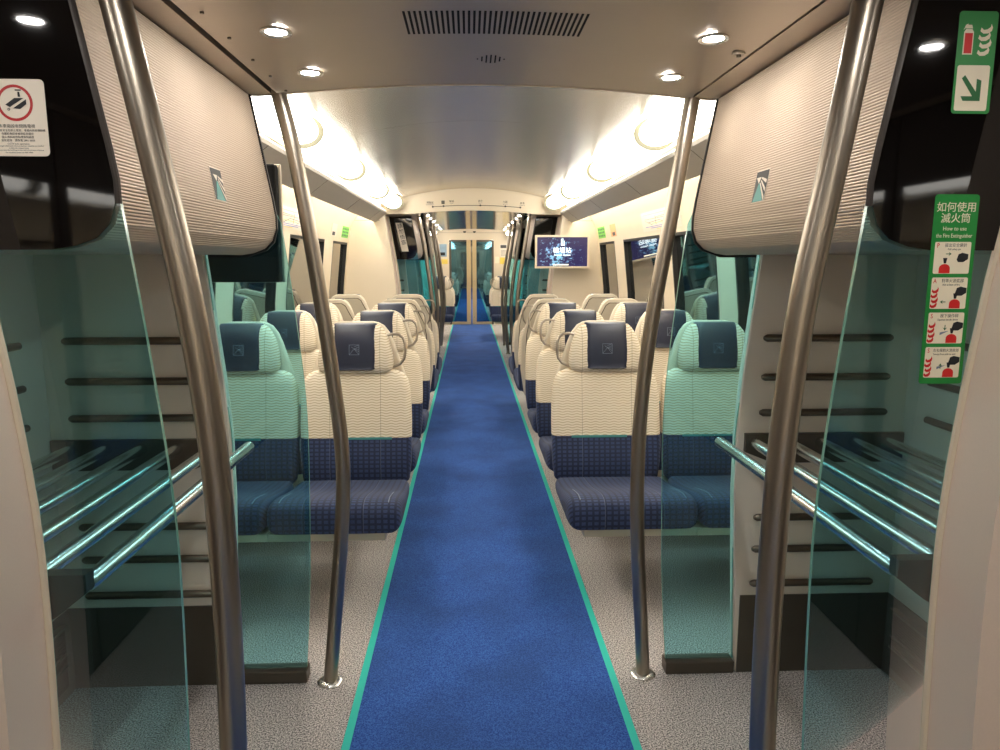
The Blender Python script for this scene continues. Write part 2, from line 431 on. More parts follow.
# headers above the vestibule openings
def header(y0, y1, xmax=1.12, m=MT['cream'], top=2.34):
    xs = [-xmax + 2 * xmax * i / 40 for i in range(41)]
    def zb(x): return ceil_low(x) - .002 if abs(x) < .66 else max(2.02, ceil_low(x) - .002)
    prof = [(x, zb(x)) for x in xs] + [(x, top) for x in reversed(xs)]
    return struct(MB().prism_y(prof, y0, y1).build('trim_5', m, None))
header(2.4405, 2.449)
header(8.285, 8.319)
header(13.0605, 13.069)

# ------------------------------------------------------------------ ceiling fittings
def downlight(x, y, z, label, tilt=0):
    t = thing('ceiling_downlight', label, 'ceiling light', (x, y, z), 0, 'round downlights in the lowered ceiling')
    m = MB(); n = 28
    def R(r, zz): return [(r * math.cos(2 * PI * k / n), r * math.sin(2 * PI * k / n), zz) for k in range(n)]
    m.loft([R(.024, 0.004), R(.036, 0.004), R(.038, -.001), R(.036, -.004), R(.027, -.002), R(.024, 0.004)], False).build('trim_ring', MT['chrome'], t, True)
    MB().loft([R(.0235, 0.002), R(.0235, -.0012), R(.014, -.003)], True).build('lens', MT['lamp_down'], t, True)
    return t
dpos = []
for y, lb in ((1.835, 'second from the saloon'), (2.21, 'nearest the saloon')):
    for s in (-1, 1): dpos.append(((-.513, .537)[s > 0], y, 'lit round downlight in the near low ceiling, %s side, %s' % (SIDE[s], lb)))
for x, y, lb in dpos: downlight(x, y, ceil_low(x) - .005, lb)
for s in (-1, 1):
    downlight((-1.015, 1.08)[s > 0], (.93, .82)[s > 0], 2.020, 'lit round downlight by the %s side door before the black panel' % SIDE[s])
    downlight(s * .547, .95, ceil_low(.547) - .005, 'lit round downlight above the camera on the %s' % SIDE[s])
    downlight(s * .547, .15, ceil_low(.547) - .005, 'extra round downlight added for fill just above the camera, %s side' % SIDE[s])  # extra unseen pair, added to brighten the luggage bays
    downlight(s * .547, -.6, ceil_low(.547) - .005, 'lit round downlight behind the camera on the %s' % SIDE[s])
for i, y in enumerate((8.8, 9.4, 10.2, 11.1, 12.0, 12.6)):
    for s in (-1, 1): downlight(s * .547, y, ceil_low(.547) - .005, 'small downlight in the far low ceiling, %s side, number %s along' % (SIDE[s], ('one', 'two', 'three', 'four', 'five', 'six')[i]))

def vent(y, yc2):
    t = thing('air_vent', 'wide black slotted air grille in the near lowered ceiling', 'ceiling vent', (0, 0, 0))
    m = MB(); n = 35
    for i in range(n):
        x = -.205 + .422 * i / (n - 1)
        m.box(x - .0028, x + .0028, y, y + .165, ceil_low(x) - .0012, ceil_low(x) + .004)
    m.build('slots', MT['slot'], t)
    t2 = thing('speaker_grille', 'tiny diamond-shaped speaker grille behind the wide air grille', 'speaker grille', (0, 0, 0))
    m = MB()
    for i, h in enumerate((.004, .022, .036, .04, .036, .022, .004)):
        x = .005 + (i - 3) * .0125; m.box(x - .002, x + .002, yc2 - h, yc2 + h, ceil_low(x) - .0012, ceil_low(x) + .004)
    m.build('slots', MT['slot'], t2)
vent(1.75, 2.145)
t = thing('ceiling_sensor', 'small round ceiling sensor right of the near right downlights', 'sensor', (.635, 1.93, ceil_low(.635)))
MB().tube([(0, 0, .002), (0, 0, -.006)], .016, 20).build('base', MT['shell_panel'], t, True)
MB().tube([(0, 0, -.0055), (0, 0, -.012)], .006, 12).build('tip', MT['darkrail'], t, True)
for i, y in enumerate((1.52, 1.68, 1.86, 2.05, 2.22, 2.40)):
    o = MB().tube([(-.63, y, ceil_low(.63) + .001), (-.63, y, ceil_low(.63) - .004)], .0045, 12).build('ceiling_screw', MT['darkrail'], None, True)
    tag(o, 'tiny screw beside the black ceiling groove on the left, %s from the camera' % ('first', 'second', 'third', 'fourth', 'fifth', 'sixth')[i], 'screw', 'screws along the left ceiling groove')

# cove lamps: capsule diffusers with cream end rings, fascia rail with hidden wall-wash tube
def capsule(s, y0, y1, lb):
    t = thing('cove_lamp', lb, 'cove light', (s * .885, y0, 2.135), 0, 'glowing capsule lamps along the ceiling coves')
    L = y1 - y0; rx, rz = .098, .072; n = 24; rings = []
    prof = [(0.0, .93), (L - .16, .93), (L - .12, .9), (L - .075, .8), (L - .045, .66), (L - .028, .48), (L - .02, .25)]
    for yy, k in prof: rings.append([(rx * k * math.cos(2 * PI * j / n), yy, rz * k * math.sin(2 * PI * j / n)) for j in range(n)])
    MB().loft(rings).build('diffuser', MT['lamp_cove'], t, True, 60)
    rr = []
    for yy, k in ((L - .185, .94), (L - .185, 1.0), (L - .14, 1.02), (L - .09, .97), (L - .045, .83), (L - .01, .6), (L - .004, .3)):
        rr.append([(rx * (k + .14) * math.cos(2 * PI * j / n), yy + .012, rz * (k + .17) * math.sin(2 * PI * j / n) ) for j in range(n)])
    MB().loft(rr[-4:], True).build('end_ring', MT['ring'], t, True, 60)
    return t
ordn = ('nearest', 'second', 'third', 'farthest')
for s in (-1, 1):
    for i, (a, b) in enumerate(((2.47, 3.85), (4.02, 5.35), (5.52, 6.85), (7.02, 8.26))):
        capsule(s, a, b, 'glowing white capsule lamp in the %s ceiling cove, %s of four' % (SIDE[s], ordn[i]))
    for i, (a, b) in enumerate(((-5.5, -3.7), (-3.6, -1.8))):
        capsule(s, a, b, 'glowing capsule lamp behind the camera, %s side, %s one' % (SIDE[s], ('far', 'near')[i]))
    for i, (a, b) in enumerate(((13.1, 15.0), (15.15, 17.1))):
        capsule(s, a, b, 'glowing capsule lamp in the far end ceiling, %s side, %s one' % (SIDE[s], ('near', 'far')[i]))
    for (a, b, lb, nm) in ((2.46, 8.26, 'long grey fascia rail under the %s ceiling lamps' % SIDE[s], 0), (13.08, 17.18, 'grey fascia rail under the %s lamps near the end door' % SIDE[s], 1)):
        t = thing('fascia_rail', lb, 'light rail', (0, a, 0))
        prof = [(s * .965, 2.04), (s * .972, 2.022), (s * 1.10, 1.925), (s * 1.115, 1.93), (s * 1.115, 1.96), (s * 1.07, 2.05), (s * .98, 2.058)]
        MB().prism_y(prof, 0, b - a).build('fascia', MT['rail'], t)
        MB().tube([(s * 1.155, .03, 2.035), (s * 1.155, b - a - .03, 2.035)], .012, 10).build('wash_tube', MT['lamp_wash'], t, True)
        yy = 1.0
        j = MB()
        while yy < b - a - .2:
            j.box(s * 1.0, s * 1.075, yy, yy + .004, 1.9, 1.9005) if False else j.poly([(s * .9715, yy, 2.0215), (s * 1.0995, yy, 1.9245), (s * 1.0995, yy + .004, 1.9245), (s * .9715, yy + .004, 2.0215)], (-s * .0006, 0, -.0008)); yy += 1.42
        j.build('panel_joint', MT['outline'], t)

# ------------------------------------------------------------------ luggage bays
def ribbed(s, y0, y1):
    """aisle face of the cabinet following CAB with fine horizontal ribs, closed at the back"""
    pts = []  # arc-length param
    P = [(x, z) for z, x in CAB]; segs = []
    for a, b in zip(P, P[1:]): segs.append(math.dist(a, b))
    tot = sum(segs); n = int(tot / .0064) * 4; out = []
    for i in range(n + 1):
        d = tot * i / n; k = 0
        while k < len(segs) - 1 and d > segs[k]: d -= segs[k]; k += 1
        t = d / segs[k]; a, b = P[k], P[k + 1]
        x = a[0] + (b[0] - a[0]) * t; z = a[1] + (b[1] - a[1]) * t
        dx, dz = b[0] - a[0], b[1] - a[1]; l = math.hypot(dx, dz); nx, nz = dz / l, -dx / l   # towards the aisle
        if nx > 0: nx, nz = -nx, -nz
        h = (0.0, .0013, .0017, .0013)[i % 4]
        out.append((s * (x + nx * h), z + nz * h))
    out += [(s * 1.468, 1.52), (s * 1.468, 2.02)]
    return MB().prism_y(out, y0, y1)
def emblem(parent, s, xw, y, z, size):
    """square emblem on the cabinet face, u to the viewer's right, v up"""
    def P(u, v):
        yy = y + (u - .5) * size * (-s); zz = z + (v - .5) * size
        return (s * (interp(sorted(CAB), zz) - .0025), yy, zz)
    e = MB().poly([P(-.03, -.03), P(1.03, -.03), P(1.03, 1.03), P(-.03, 1.03)], (s * .0012, 0, 0)).build('emblem', MT['white'], parent)
    off = Vector((-s * .0006, 0, 0))
    def pl(pts, nm, m, k=1): MB().poly([Vector(P(*p)) + off * k for p in pts], (s * .0004, 0, 0)).build(nm, m, e)
    pl([(0, 0), (1, 0), (1, 1), (0, 1)], 'emblem_field', MT['emb_dark'])
    pl([(.08, 0), (.9, 0), (.45, .6), (.35, .6)], 'emblem_field', MT['emb_teal'], 2)
    m = MB()
    for q in ([(.12, .80), (.5, .80), (.36, .60)], [(.46, .60), (.98, 0), (1, 0), (1, .12), (.50, .62)], [(.52, .66), (1, .28), (1, .40), (.55, .70)], [(.55, .74), (1, .56), (1, .68), (.56, .79)]):
        m.poly([Vector(P(*p)) + off * 3 for p in q], (s * .0004, 0, 0))
    m.build('emblem_ray', MT['white'], e)

def glass_edge_pts(z0, z1, n=10): return [(interp(GL_S, z0 + (z1 - z0) * i / n), z0 + (z1 - z0) * i / n) for i in range(n + 1)]
GL_S = smoothprof(GLASS, 4)
def curved_glass(t, s, y, outer, z0, z1, nm='glass_sheet', th_=.010, tuck=0.0):
    inn = [(x + tuck * min(1, max(0, (z - 1.62) / .1)), z) for x, z in glass_edge_pts(z0, z1, 40)]
    prof = [(s * x, z) for x, z in inn] + [(s * (outer(z)), z) for x, z in reversed(inn)]
    a = [(x, y - th_ / 2, z) for x, z in prof]; b = [(x, y + th_ / 2, z) for x, z in prof]
    m = MB(); n = len(a)
    fs = [tuple(range(n))[::-1], tuple(range(n, 2 * n))]
    m.add(a + b, fs, 0)
    m.add(a + b, [(i, (i + 1) % n, (i + 1) % n + n, i + n) for i in range(n)], 1)
    return m.build(nm, [MT['glass'], MT['glass_edge']], t)

def bay(yn, yf, where, opaque_front=True, detail=True):
    """luggage bay between near glass at yn and back wall at yf on both sides"""
    for s in (-1, 1):
        sd = SIDE[s]
        # door pocket pillar
        pr = smoothprof(PILLAR, 3)
        prof = [(s * x, z) for z, x in pr] + [(s * 1.47, 2.02), (s * 1.47, 0)]
        struct(MB().prism_y(prof, yn - .14, yn - .012).build('wall_%s' % sd, MT['cream_rough'], None, True, 30))
        edge = MB().tube([(s * (x - .002), yn - .006, z) for z, x in pr], .008, 8)
        struct(edge.build('trim_6', MT['cream'], None, True))
        # back wall
        wp = smoothprof(WALLEDGE, 3)
        prof = [(s * x, z) for z, x in wp] + [(s * 1.47, 2.02), (s * 1.47, 0)]
        struct(MB().prism_y(prof, yf, yf + .05).build('wall_%s' % sd, MT['niche'], None, True, 30))
        # cabinet
        c = thing('overhead_cabinet', 'ribbed champagne overhead cabinet with square emblem, %s side of the %s' % (sd, where), 'cabinet', (0, 0, 0), 0)
        ribbed(s, yn + .02, yf - .02).build('ribbed_front', MT['rib'], c, True, 60)
        seal = [(s * (x - .006), z - (.006 if z < 1.6 else 0)) for z, x in CAB if z > 1.53] + [(s * .78, 1.512), (s * .9, 1.512), (s * .9, 2.02)]
        MB().prism_y(seal, yf - .0195, yf - .0095).build('edge_seal', MT['black'], c)
        if detail: emblem(c, s, 0, yn + (.565 if s < 0 else .545), 1.690, .077)
        # near glass with opaque black upper film shaped like the cabinet end
        g = thing('glass_screen', 'teal glass screen with black upper panel, %s side, before the %s' % (sd, where), 'glass screen', (0, 0, 0), 0)
        curved_glass(g, s, yn, lambda z: interp(PILLAR, z) + .005, 0.002, 2.018)
        bp = [(s * (x - .0045), min(z, 2.018)) for z, x in CAB] + [(s * .929, 1.519), (s * 1.008, 2.018)]
        MB().prism_y(bp, yn - .0085, yn - .0055).build('black_panel', MT['blackglass'], g)
        tp = [(s * (x - .006), yn - .001, min(z, 2.018)) for z, x in CAB[:6]]
        MB().tube(tp, .0075, 10).build('edge_trim', MT['edge_trim'], g, True)
        # far glass on a floor plinth
        g2 = thing('glass_screen', 'teal glass screen on a floor plinth, %s side, behind the %s' % (sd, where), 'glass screen', (0, 0, 0), 0)
        curved_glass(g2, s, yf + .02, lambda z: interp(WALLEDGE, z) - .003, 0.045, 2.018, tuck=.03)
        MB().box(s * .652, s * .905, yf - .012, yf + .052, 0.0, .046, b=.004).build('plinth', MT['bracket'], g2)
        # luggage rack
        r = thing('luggage_rack', 'luggage rack of parallel steel tubes, %s side of the %s' % (sd, where), 'luggage rack', (0, 0, 0), 0)
        for i in range(6):
            x = .814 + .117 * i
            MB().tube([(s * x, yn + .035, .874), (s * x, yn + .045, .874), (s * x, yf - .001, .874), (s * x, yf + (.006 if i == 0 else 0), .874)], [.015, .0185, .0185, .014], 20).build('rack_tube', MT['chrome'], r, True)
        bpf = [(s * .80, .868), (s * .80, .905), (s * 1.465, .905), (s * 1.465, .70), (s * 1.0, .74), (s * .86, .82)]
        MB().prism_y(bpf, yn + .0055, yn + .036).build('bracket', MT['bracket'], r)
        bpb = [(s * .90, .84), (s * .90, .905), (s * 1.465, .905), (s * 1.465, .80), (s * 1.0, .80)]
        MB().prism_y(bpb, yf - .018, yf - .001).build('bracket', MT['bracket'], r)
        for z in (1.24, 1.105, .98, .60, .482, .352):
            MB().tube([(s * .945, yf - .016, z), (s * .955, yf - .016, z), (s * 1.385, yf - .016, z), (s * 1.395, yf - .016, z)], [.007, .013, .013, .007], 16).build('bumper_rail', MT['darkrail'], r, True)
        for yy in ((yn + .45, yn + .8) if detail else ()):
            pass
        for z in (1.24, 1.105, .98):
            MB().tube([(s * (SW - .016), yn + .15, z), (s * (SW - .016), yf - .15, z)], .012, 12).build('bumper_rail', MT['darkrail'], r, True)
        # kick plates and heater grille
        k = thing('kick_plate', 'dark metal kick plate at the foot of the %s bay, %s side' % (where, sd), 'kick plate', (0, 0, 0), 0)
        MB().box(s * .916, s * 1.469, yf - .006, yf - .0005, 0, .30).build('back_plate', MT['kick'], k)
        MB().box(s * (SW - .006), s * (SW - .0005), yn + .02, yf - .007, 0, .30).build('side_plate', MT['kick'], k)
        h = thing('heater_grille', 'louvred heater grille low on the %s wall of the %s' % (sd, where), 'grille', (0, 0, 0), 0)
        MB().box(s * (SW - .03), s * (SW - .0065), yn + .25, yf - .06, .05, .27).build('housing', MT['bracket'], h)
        m = MB()
        for i in range(9): m.box(s * (SW - .034), s * (SW - .0305), yn + .28, yf - .09, .185 + i * .009, .190 + i * .009)
        for i in range(4): m.box(s * (SW - .034), s * (SW - .0305), yn + .28, yf - .09, .145 + i * .008, .149 + i * .008)
        m.box(s * (SW - .031), s * (SW - .0302), yn + .28, yf - .09, .06, .135)
        m.build('louvres', MT['slot'], h)
        m = MB()
        for z in (.178, .138): m.box(s * (SW - .040), s * (SW - .0305), yn + .28, yf - .09, z, z + .005)
        m.build('trim_bar', MT['chrome'], h)
def pole(s, y, prof, lb):
    t = thing('grab_pole', lb, 'grab pole', (s * prof[0][1], y, 0), 0, 'curved steel grab poles')
    x0 = s * prof[0][1]
    sp = smoothprof(prof, 5)
    MB().tube([(s * x - x0, 0, z) for z, x in sp], .0262 if y < 2 else .0245, 28).build('pole', MT['steel'], t, True, 50)
    n = 28
    def R(r, z): return [(r * math.cos(2 * PI * k / n), r * math.sin(2 * PI * k / n), z) for k in range(n)]
    MB().loft([R(.046, .0005), R(.046, .004), R(.040, .009), R(.0266, .012)], True).build('floor_flange', MT['chrome'], t, True)
    xt = s * sp[-1][1] - x0
    return t
bay(1.335, 2.43, 'near luggage bay')
bay(8.75, 9.98, 'second luggage bay', detail=False)
bay(11.75, 12.98, 'third luggage bay', detail=False)
for s in (-1, 1):
    pole(s, 1.335, POLE_NEAR[s], 'thick curved steel pole nearest the camera, %s side' % SIDE[s])
    pole(s, 2.425, POLE_FAR[s], 'curved steel pole with floor flange at the start of the saloon, %s side' % SIDE[s])
    for y, lb in ((8.86, 'first'), (10.1, 'second'), (11.7, 'third'), (12.9, 'fourth')):
        pole(s, y, POLE_FAR[s], 'distant curved pole in the far vestibule, %s side, %s one' % (SIDE[s], lb))

# ------------------------------------------------------------------ bulkheads at the far end of the saloon, added reflection-blocking walls behind the camera
for s in (-1, 1):
    bw = smoothprof([(0, .88), (.3, .87), (.9, .86), (1.2, .885), (1.6, .93), (1.95, .985), (2.03, .99)], 3)
    prof = [(s * x, z) for z, x in bw] + [(s * 1.05, 2.10), (s * 1.24, 2.10), (s * 1.468, 1.7), (s * 1.468, 0)]
    struct(MB().prism_y(prof, 8.25, 8.283).build('wall_%s' % SIDE[s], MT['cream'], None, True, 30))
    m = MB().box(s * 1.05, s * 1.36, 8.2490, 8.2499, 1.945, 1.949)
    struct(m.build('trim_7', MT['outline']))
for s in (-1, 1):  # unseen dark walls added to keep rear saloon glare off the black panels
    prof = [(s * .90, 0), (s * .88, .9), (s * .95, 1.6), (s * 1.0, 2.02), (s * 1.468, 2.02), (s * 1.468, 0)]
    struct(MB().prism_y(prof, -1.66, -1.62).build('wall_%s' % SIDE[s], MT['bracket']))
# wall behind the camera and door leaves of both vestibules
struct(MB().box(-1.5, 1.5, Y_BACK - .04, Y_BACK, 0, 2.34).build('wall_back', MT['cream']))
dn = 1
for (a, b) in ((-.75, .95), (10.15, 11.5)):
    for s in (-1, 1):
        d = struct(MB().box(s * 1.44, s * 1.4695, a, b, .01, 2.0, b=.01).build('door_%d' % dn, MT['door_dark'])); dn += 1
        mid = (a + b) / 2
        for (p, q) in ((a + .08, mid - .06), (mid + .06, b - .08)):
            MB().box(s * 1.4365, s * 1.4398, p, q, .75, 1.75).build('door_glass', MT['window'], d)
        MB().box(s * 1.437, s * 1.4398, mid - .006, mid + .006, .02, 1.99).build('leaf_joint', MT['slot'], d)

# end wall with glazed double door
for (x0, x1, z0, z1) in ((-1.5, -.525, 0, 2.34), (.525, 1.5, 0, 2.34), (-.525, .525, 1.99, 2.34)):
    struct(MB().box(x0, x1, 17.2, 17.26, z0, z1).build('wall_end', MT['cream']))
m = MB().box(-.80, .80, 17.19, 17.1995, 2.15, 2.154); struct(m.build('trim_8', MT['outline']))
door = thing('end_door', 'glazed double door with gold centre stiles at the far end of the aisle', 'door', (0, 17.22, 0))
for s in (-1, 1):
    MB().box(s * .02 + .02 - .02, s * .115 + .02 - .02, -.02, .02, .01, 1.985, b=.006).build('centre_stile', MT['gold'], door)
    MB().box(s * .115, s * .475, -.005, .005, .07, 1.95).build('glass_pane', MT['glass_door'], door)
    MB().box(s * .475, s * .523, -.02, .02, .01, 1.985, b=.005).build('side_stile', MT['bracket'], door)
    MB().box(s * .116, s * .474, -.015, .015, .01, .07).build('bottom_rail', MT['gold'], door)
    MB().box(s * .116, s * .474, -.015, .015, 1.95, 1.985).build('top_rail', MT['bracket'], door)
MB().box(-.0035, .0035, -.012, .012, .01, 1.985).build('stile_gap', MT['outline'], door)
MB().tube([(.06, -.022, 1.03), (.06, -.05, 1.03)], .012, 12).build('door_knob', MT['chrome'], door, True)
MB().tube([(.06, -.021, .18), (.06, -.03, .18)], .01, 12).build('door_lock', MT['chrome'], door, True)
m = MB()
for x in (-.16, .07):
    o = MB(); n = 12
    o.loft([[(x + r * math.cos(2 * PI * k / n), 17.14, 2.17 + r * math.sin(2 * PI * k / n)) for k in range(n)] for r in (.001,)] if False else [[(x + .035 * math.cos(PI + PI * k / 11), 17.15 + yy, 2.185 + .035 * math.sin(PI + PI * k / 11)) for k in range(n)] for yy in (0, .048)])
    ob = o.build('door_sensor', MT['slot'], None, True)
    tag(ob, 'small black half-round sensor above the end door, %s one' % ('left' if x < 0 else 'right'), 'sensor')
p = MB().box(-.80, -.58, 17.194, 17.1995, 1.60, 1.89).build('poster', MT['poster_blue'])
tag(p, 'pale blue picture poster left of the end door', 'poster')
MB().box(-.76, -.62, 17.1925, 17.1938, 1.63, 1.70).build('poster_ship', MT['ink'], p)
p = MB().box(-.78, -.56, 17.194, 17.1995, 1.43, 1.54).build('notice', MT['poster_yellow']); tag(p, 'yellow notice below the blue poster left of the end door', 'notice')
p = MB().box(.67, .83, 17.194, 17.1995, 1.60, 1.89).build('notice', MT['white']); tag(p, 'white notice with dark heading right of the end door', 'notice')
m = MB().box(.68, .82, 17.1925, 17.1938, 1.80, 1.87)
for k in range(5): m.box(.69, .81, 17.1925, 17.1938, 1.63 + k * .028, 1.637 + k * .028)
m.build('print', MT['inkg'], p)
p = MB().box(.67, .83, 17.194, 17.1995, 1.43, 1.58).build('notice', MT['poster_yellow']); tag(p, 'yellow notice under the white notice right of the end door', 'notice')
p = MB().box(.55, .65, 17.194, 17.1995, 1.45, 1.60).build('notice', MT['offw']); tag(p, 'small cream notice next to the right door pane', 'notice')

# next carriage seen through the end door
NX = MT['cream']
for s in (-1, 1):
    struct(MB().box(s * 1.47, s * 1.5, 17.26, Y_NEXT, 0, 2.3).build('wall_%s' % SIDE[s], NX))
    o = MB().box(s * .80, s * .98, 17.6, Y_NEXT - .2, 2.16, 2.20, b=.01).build('cove_lamp', MT['lamp_next'])
    tag(o, 'light strip seen through the end door glass, %s side' % SIDE[s], 'cove light')
struct(MB().box(-1.5, 1.5, 17.26, Y_NEXT, 2.3, 2.34).build('ceiling', MT['ceil']))
struct(MB().box(-1.5, 1.5, Y_NEXT, Y_NEXT + .04, 0, 2.34).build('wall_far', MT['window']))

# ------------------------------------------------------------------ seats
def rrect(w, d, r, cx, cy, z, n=5, plane='xy'):
    pts = []
    w, d = w / 2, d / 2; r = min(r, w * .98, d * .98)
    for (sx, sy, a0) in ((1, 1, 0), (-1, 1, 90), (-1, -1, 180), (1, -1, 270)):
        for k in range(n + 1):
            a = math.radians(a0 + 90 * k / n)
            pts.append((cx + sx * (w - r) + r * math.cos(a), cy + sy * (d - r) + r * math.sin(a)))
    if plane == 'xy': return [(x, y, z) for x, y in pts]
    return [(x, z, y) for x, y in pts]       # plane xz, 'z' argument is y
def yc(z): return .075 + max(0, z - .45) * .17        # centre line of the reclined back
def make_seat(aisle):
    t = thing('passenger_seat', 'seat', 'seat')
    # cushion: loft along y, front rolls down
    rings = []
    spec = [(-.582, .40, .440, .46), (-.580, .386, .465, .52), (-.568, .379, .490, .545), (-.545, .376, .504, .555), (-.49, .376, .508, .56), (-.38, .378, .488, .56), (-.25, .378, .455, .555), (-.10, .378, .434, .55), (.0, .378, .428, .54), (.03, .385, .42, .50)]
    for yy, zb, zt, wd in spec:
        rg = rrect(wd, zt - zb, .045, 0, (zt + zb) / 2, yy, 5, 'xz')
        out = []
        for (x, y, z) in rg:
            k = max(0, (z - (zb + zt) / 2) / ((zt - zb) / 2))
            e = min(1, abs(x) / (wd / 2)); z += k * .022 * (e ** 3 - .35) * (0 if yy < -.57 else 1)
            out.append((x, y, z))
        rings.append(out)
    # finer top: insert extra columns by using subdivision
    def sub(o, lv=1):
        md = o.modifiers.new('soft', 'SUBSURF'); md.levels = lv; md.render_levels = lv
    o = MB().loft(rings).build('seat_cushion', MT['navy'], t, True, 80); sub(o)
    # piping along both edges of the cushion
    for sx in (-1, 1):
        MB().tube([(sx * .226, yy, zt + .0042) for yy, zb, zt, wd in spec[3:9]] , .0022, 6).build('piping', MT['stitch'], o, True)
    # lower back, navy
    rings = []
    for z, wd, dp in ((.39, .47, .07), (.42, .525, .09), (.50, .545, .105), (.58, .55, .10), (.632, .55, .092)):
        rings.append(rrect(wd, dp, .035, 0, yc(z), z))
    MB().loft(rings).build('lower_back', MT['navy'], t, True, 50)
    MB().loft([rrect(.28, .004, .0015, .04 * (1 if aisle > 0 else -1), yc(.632) - .0475, z) for z in (.626, .637)]).build('teal_piping', MT['teal_trim'], t)
    # upper back, wavy
    rings = []
    for z, wd, dp in ((.634, .55, .092), (.70, .552, .094), (.80, .548, .094), (.87, .535, .092), (.915, .515, .088), (.942, .475, .078), (.957, .41, .062), (.963, .33, .04)):
        rings.append(rrect(wd, dp, .035, 0, yc(z), z))
    MB().loft(rings).build('backrest', MT['wave'], t, True, 60)
    # headrest
    hz = ((.950, .32, .07), (.960, .355, .092), (.985, .372, .106), (1.03, .368, .112), (1.08, .346, .112), (1.12, .320, .108), (1.15, .292, .098), (1.172, .262, .080), (1.184, .235, .055), (1.189, .18, .028))
    MB().loft([rrect(wd, dp, .04, 0, yc(z) - .012, z) for z, wd, dp in hz]).build('headrest', MT['wave'], t, True, 60)
    # navy leather pad wrapped over the headrest
    rings = []
    for z, wd, dp in ((.966, .170, .02), (.971, .196, .034), (.982, .214, .118), (1.01, .222, .122), (1.06, .226, .122), (1.11, .226, .117), (1.15, .224, .106), (1.175, .220, .088), (1.188, .214, .062), (1.193, .204, .034)):
        rings.append(rrect(wd, dp, .03, 0, yc(z) - .013 - (.045 if dp < .05 and z < .98 else 0), z))
    pad = MB().loft(rings).build('head_pad', MT['navy_leather'], t, True, 60)
    # stitched square mark on the pad
    m = MB(); zc, r_ = 1.068, .024
    def Q(u, v): z = zc + v * r_ * 2; return (u * r_ * 2, yc(z) - .013 - .0618, z)
    def ln(a, b):
        a, b = Vector(Q(*a)), Vector(Q(*b)); m.tube([a, b], .0008, 4)
    for a, b in (((-.5, -.5), (.5, -.5)), ((.5, -.5), (.5, .5)), ((.5, .5), (-.5, .5)), ((-.5, .5), (-.5, -.5)), ((-.5, -.5), (0, .1)), ((0, .1), (.5, -.5)), ((-.3, .3), (0, .1)), ((0, .1), (.5, .3)), ((0, .1), (.5, .05)), ((0, .1), (.5, -.2)), ((0, .3), (.5, .5))): ln(a, b)
    m.build('stitched_mark', MT['stitch'], pad)
    # rear shell with inset panel
    rings = []
    for z, wd in ((.36, .40), (.40, .46), (.60, .52), (.85, .52), (.93, .48), (1.02, .415), (1.09, .368), (1.14, .322), (1.175, .266), (1.19, .21), (1.195, .16)):
        rings.append(rrect(wd, .035, .014, 0, yc(z) + .062, z))
    sh = MB().loft(rings).build('rear_shell', MT['shell'], t, True, 60)
    def back_ring(k, dy, zt, zb, wtop, wbot):
        pts = []
        zs = [zb, zb + .03, .7, .90, 1.0, zt - .07, zt - .02, zt]
        ws = [wbot * .92, wbot, wbot + .01, wbot * .985, wbot * .90, wtop * 1.10, wtop * .93, wtop * .72]
        L_ = [(-w_ / 2, yc(z) + .0795 + dy, z) for z, w_ in zip(zs, ws)]
        R_ = [(w_ / 2, yc(z) + .0795 + dy, z) for z, w_ in zip(zs, ws)]
        return L_ + R_[::-1]
    n_ = 16
    def strip(zt, zb, wt, wb, th0, th1, nm, m_):
        mm = MB(); a = back_ring(0, th0, zt, zb, wt, wb); b = back_ring(0, th1, zt, zb, wt, wb)
        k = 8; vs = a + b; fs = []
        for i in range(k - 1):
            fs.append((i, i + 1, 2 * k - 2 - i, 2 * k - 1 - i)); o_ = 2 * k
            fs.append((o_ + i, o_ + 2 * k - 1 - i, o_ + 2 * k - 2 - i, o_ + i + 1))
        for i in range(2 * k): fs.append((i, (i + 1) % (2 * k), (i + 1) % (2 * k) + 2 * k, i + 2 * k))
        mm.add(vs, fs); return mm.build(nm, m_, sh)
    strip(1.162, .46, .28, .44, -.002, .002, 'panel_joint', MT['outline'])
    strip(1.157, .466, .27, .428, -.001, .004, 'back_panel', MT['shell_panel'])
    # frame under the cushion
    fx0, fx1 = (-.2845, .2845) if not aisle else ((-.277, .21) if aisle > 0 else (-.21, .277))
    MB().box(fx0, fx1, -.545, .02, .340, .375, b=.004).build('seat_frame', MT['frame'], t)
    MB().box(-.05, .05, -.02, .10, .30, .40, b=.006).build('pivot', MT['bracket'], t)
    if aisle:
        a = aisle; pts = []
        ctrl = [(.13, 1.125), (.18, 1.137), (.212, 1.134), (.234, 1.116), (.243, 1.088), (.243, 1.045), (.237, 1.012), (.218, .988), (.19, .976), (.16, .972)]
        MB().tube([(a * x, yc(z) + .005, z) for x, z in ctrl], .0072, 10).build('grab_handle', MT['steel'], t, True, 80)
    return t
SEATS = {}
for a in (-1, 1, 0):
    r = make_seat(a); SEATS[a] = (r, kids_of(r)); SEATS[(a, 'used')] = False
def place(aisle, x, y, rz, label, group):
    r, kids = SEATS[aisle]
    if not SEATS[(aisle, 'used')]:
        SEATS[(aisle, 'used')] = True; r.location = (x, y, 0); r.rotation_euler = (0, 0, rz); o = r
    else: o = kids_copy(r, kids, (x, y, 0), rz)
    o['label'] = label; o['category'] = 'seat'; o['group'] = group
    return o
Y1, PITCH = 3.45, .86
rown = ('first', 'second', 'third')
